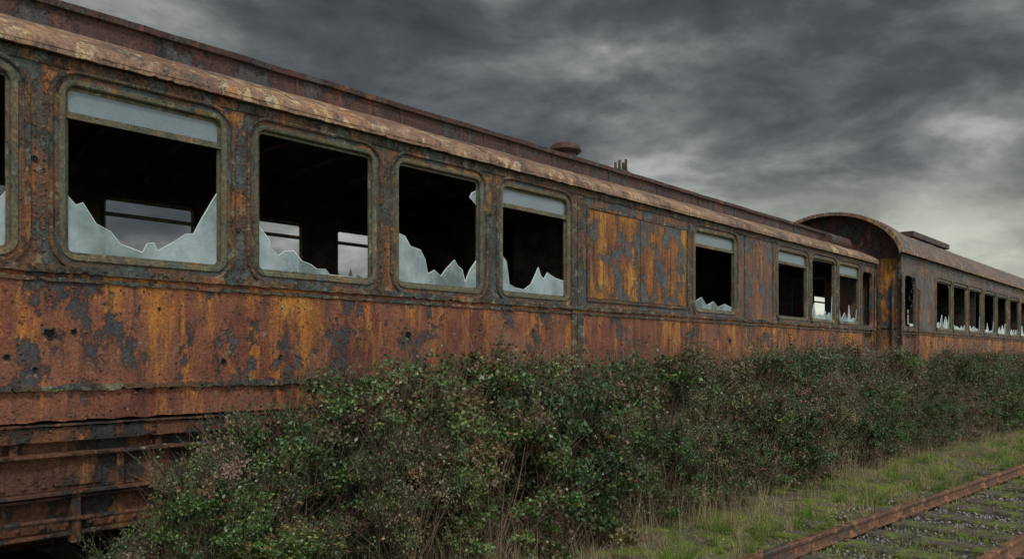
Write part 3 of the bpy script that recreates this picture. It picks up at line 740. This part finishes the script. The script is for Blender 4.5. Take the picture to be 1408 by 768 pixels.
for i in range(14): putbush(-5+i*1.3,9.9+R.uniform(-.2,.3),1.6*R.uniform(.85,1.1),None,1.15)  # far-side row added to block the light seen beneath the carriage

# distant trees on the horizon (seen only from other angles / through openings)
n=24000
k=n//2
X=np.concatenate([rng.uniform(-60,260,k),rng.uniform(230,300,n-k)]);Y=np.concatenate([rng.uniform(120,135,k),rng.uniform(-150,130,n-k)])
top=np.array([4+2.2*mn.noise(Vector((x*.05,y*.05,0)))+1.2*mn.noise(Vector((x*.3,y*.3,0))) for x,y in zip(X,Y)])
V=leafverts(np.stack([X,Y,top*rng.random(n)],1),rng.normal(size=(n,3)),rng.uniform(.5,1.4,n),rng.uniform(.4,1.,n))
fast('distant_trees',V,np.arange(4*n).reshape(-1,4),M['blade'],(np.array([.035,.045,.025])*rng.uniform(.6,1.4,n)[:,None]).repeat(4,0))

# ------------------------------------------------------------ sky & light
w=bpy.data.worlds.new('World');scene.world=w;w.use_nodes=True;nt=w.node_tree;nt.nodes.clear();g=G(nt)
out=g.n('ShaderNodeOutputWorld');tc=g.n('ShaderNodeTexCoord');sep=g.n('ShaderNodeSeparateXYZ');g.put(sep.inputs[0],tc.outputs['Generated'])
dx,dy,dz=sep.outputs
zc=g.m('ADD',g.m('MAXIMUM',dz,0.),.34)
cv=g.n('ShaderNodeCombineXYZ');g.put(cv.inputs[0],g.m('DIVIDE',dx,zc));g.put(cv.inputs[1],g.m('DIVIDE',dy,zc));g.put(cv.inputs[2],g.m('MULTIPLY',dz,2.5))
V0=g.scl(cv.outputs[0],(1,1,1),(2.7,1.3,.4))
a=g.noise(V0,2.1,6,.56,.25);bq=g.noise(V0,.85,2,.5,.1)
bil=g.noise(g.scl(tc.outputs['Generated'],(3,3,7),(1,0,0)),1.7,7,.58,.3)
d=g.m('ADD',g.m('ADD',g.m('MULTIPLY',a,.38),g.m('MULTIPLY',bq,.30)),g.m('MULTIPLY',bil,.32))
cr=g.n('ShaderNodeValToRGB');g.put(cr.inputs[0],d);e=cr.color_ramp
e.elements[0].position=.41;e.elements[0].color=(.046,.051,.055,1);e.elements[1].position=.60;e.elements[1].color=(.42,.43,.41,1)
x=e.elements.new(.465);x.color=(.076,.084,.088,1);x=e.elements.new(.505);x.color=(.125,.133,.136,1);x=e.elements.new(.545);x.color=(.21,.22,.215,1)
col=cr.outputs[0]
az=g.m('ADD',g.m('MULTIPLY',dx,.985),g.m('MULTIPLY',dy,.17))
gl=g.m('MULTIPLY',g.mp(az,.83,.98),g.mp(dz,.08,.21,1,0))
gl=g.m('MULTIPLY',gl,g.mp(d,.44,.52,.55,1.))
col=g.mix(gl,col,(.80,.82,.68))
back_boost=g.mp(dy,.05,-.75,1.,6.8)  # unseen sky behind the camera boosted to light the carriage side
vm=g.n('ShaderNodeVectorMath',operation='SCALE');g.put(vm.inputs[0],col);g.put(vm.inputs['Scale'],back_boost)
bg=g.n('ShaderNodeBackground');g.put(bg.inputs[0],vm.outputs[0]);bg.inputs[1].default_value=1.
sky=g.n('ShaderNodeTexSky');sky.sky_type='NISHITA';sky.sun_disc=False
sd=Vector((-.42,-.52,.74)).normalized()
sky.sun_elevation=math.asin(sd.z);sky.sun_rotation=math.atan2(sd.x,sd.y)
b2=g.n('ShaderNodeBackground');g.put(b2.inputs[0],sky.outputs[0]);b2.inputs[1].default_value=.05
ms=g.n('ShaderNodeMixShader');ms.inputs[0].default_value=.06
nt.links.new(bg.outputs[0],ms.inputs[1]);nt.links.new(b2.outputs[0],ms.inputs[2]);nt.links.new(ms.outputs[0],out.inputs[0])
L=bpy.data.lights.new('sun','SUN');L.energy=1.5;L.angle=math.radians(10);L.color=(1,.96,.9)
so=bpy.data.objects.new('sun',L);link(so);so.rotation_euler=(-sd).to_track_quat('-Z','Y').to_euler();so.location=(0,0,20)

# ------------------------------------------------------------ camera
cam=bpy.data.cameras.new('camera');co=bpy.data.objects.new('camera',cam);link(co)
co.location=(0,0,1.7);co.rotation_euler=(math.radians(90),0,math.radians(42.25-90));cam.lens=28.1;cam.sensor_width=36;cam.shift_y=.0753;cam.clip_end=6000
scene.camera=co
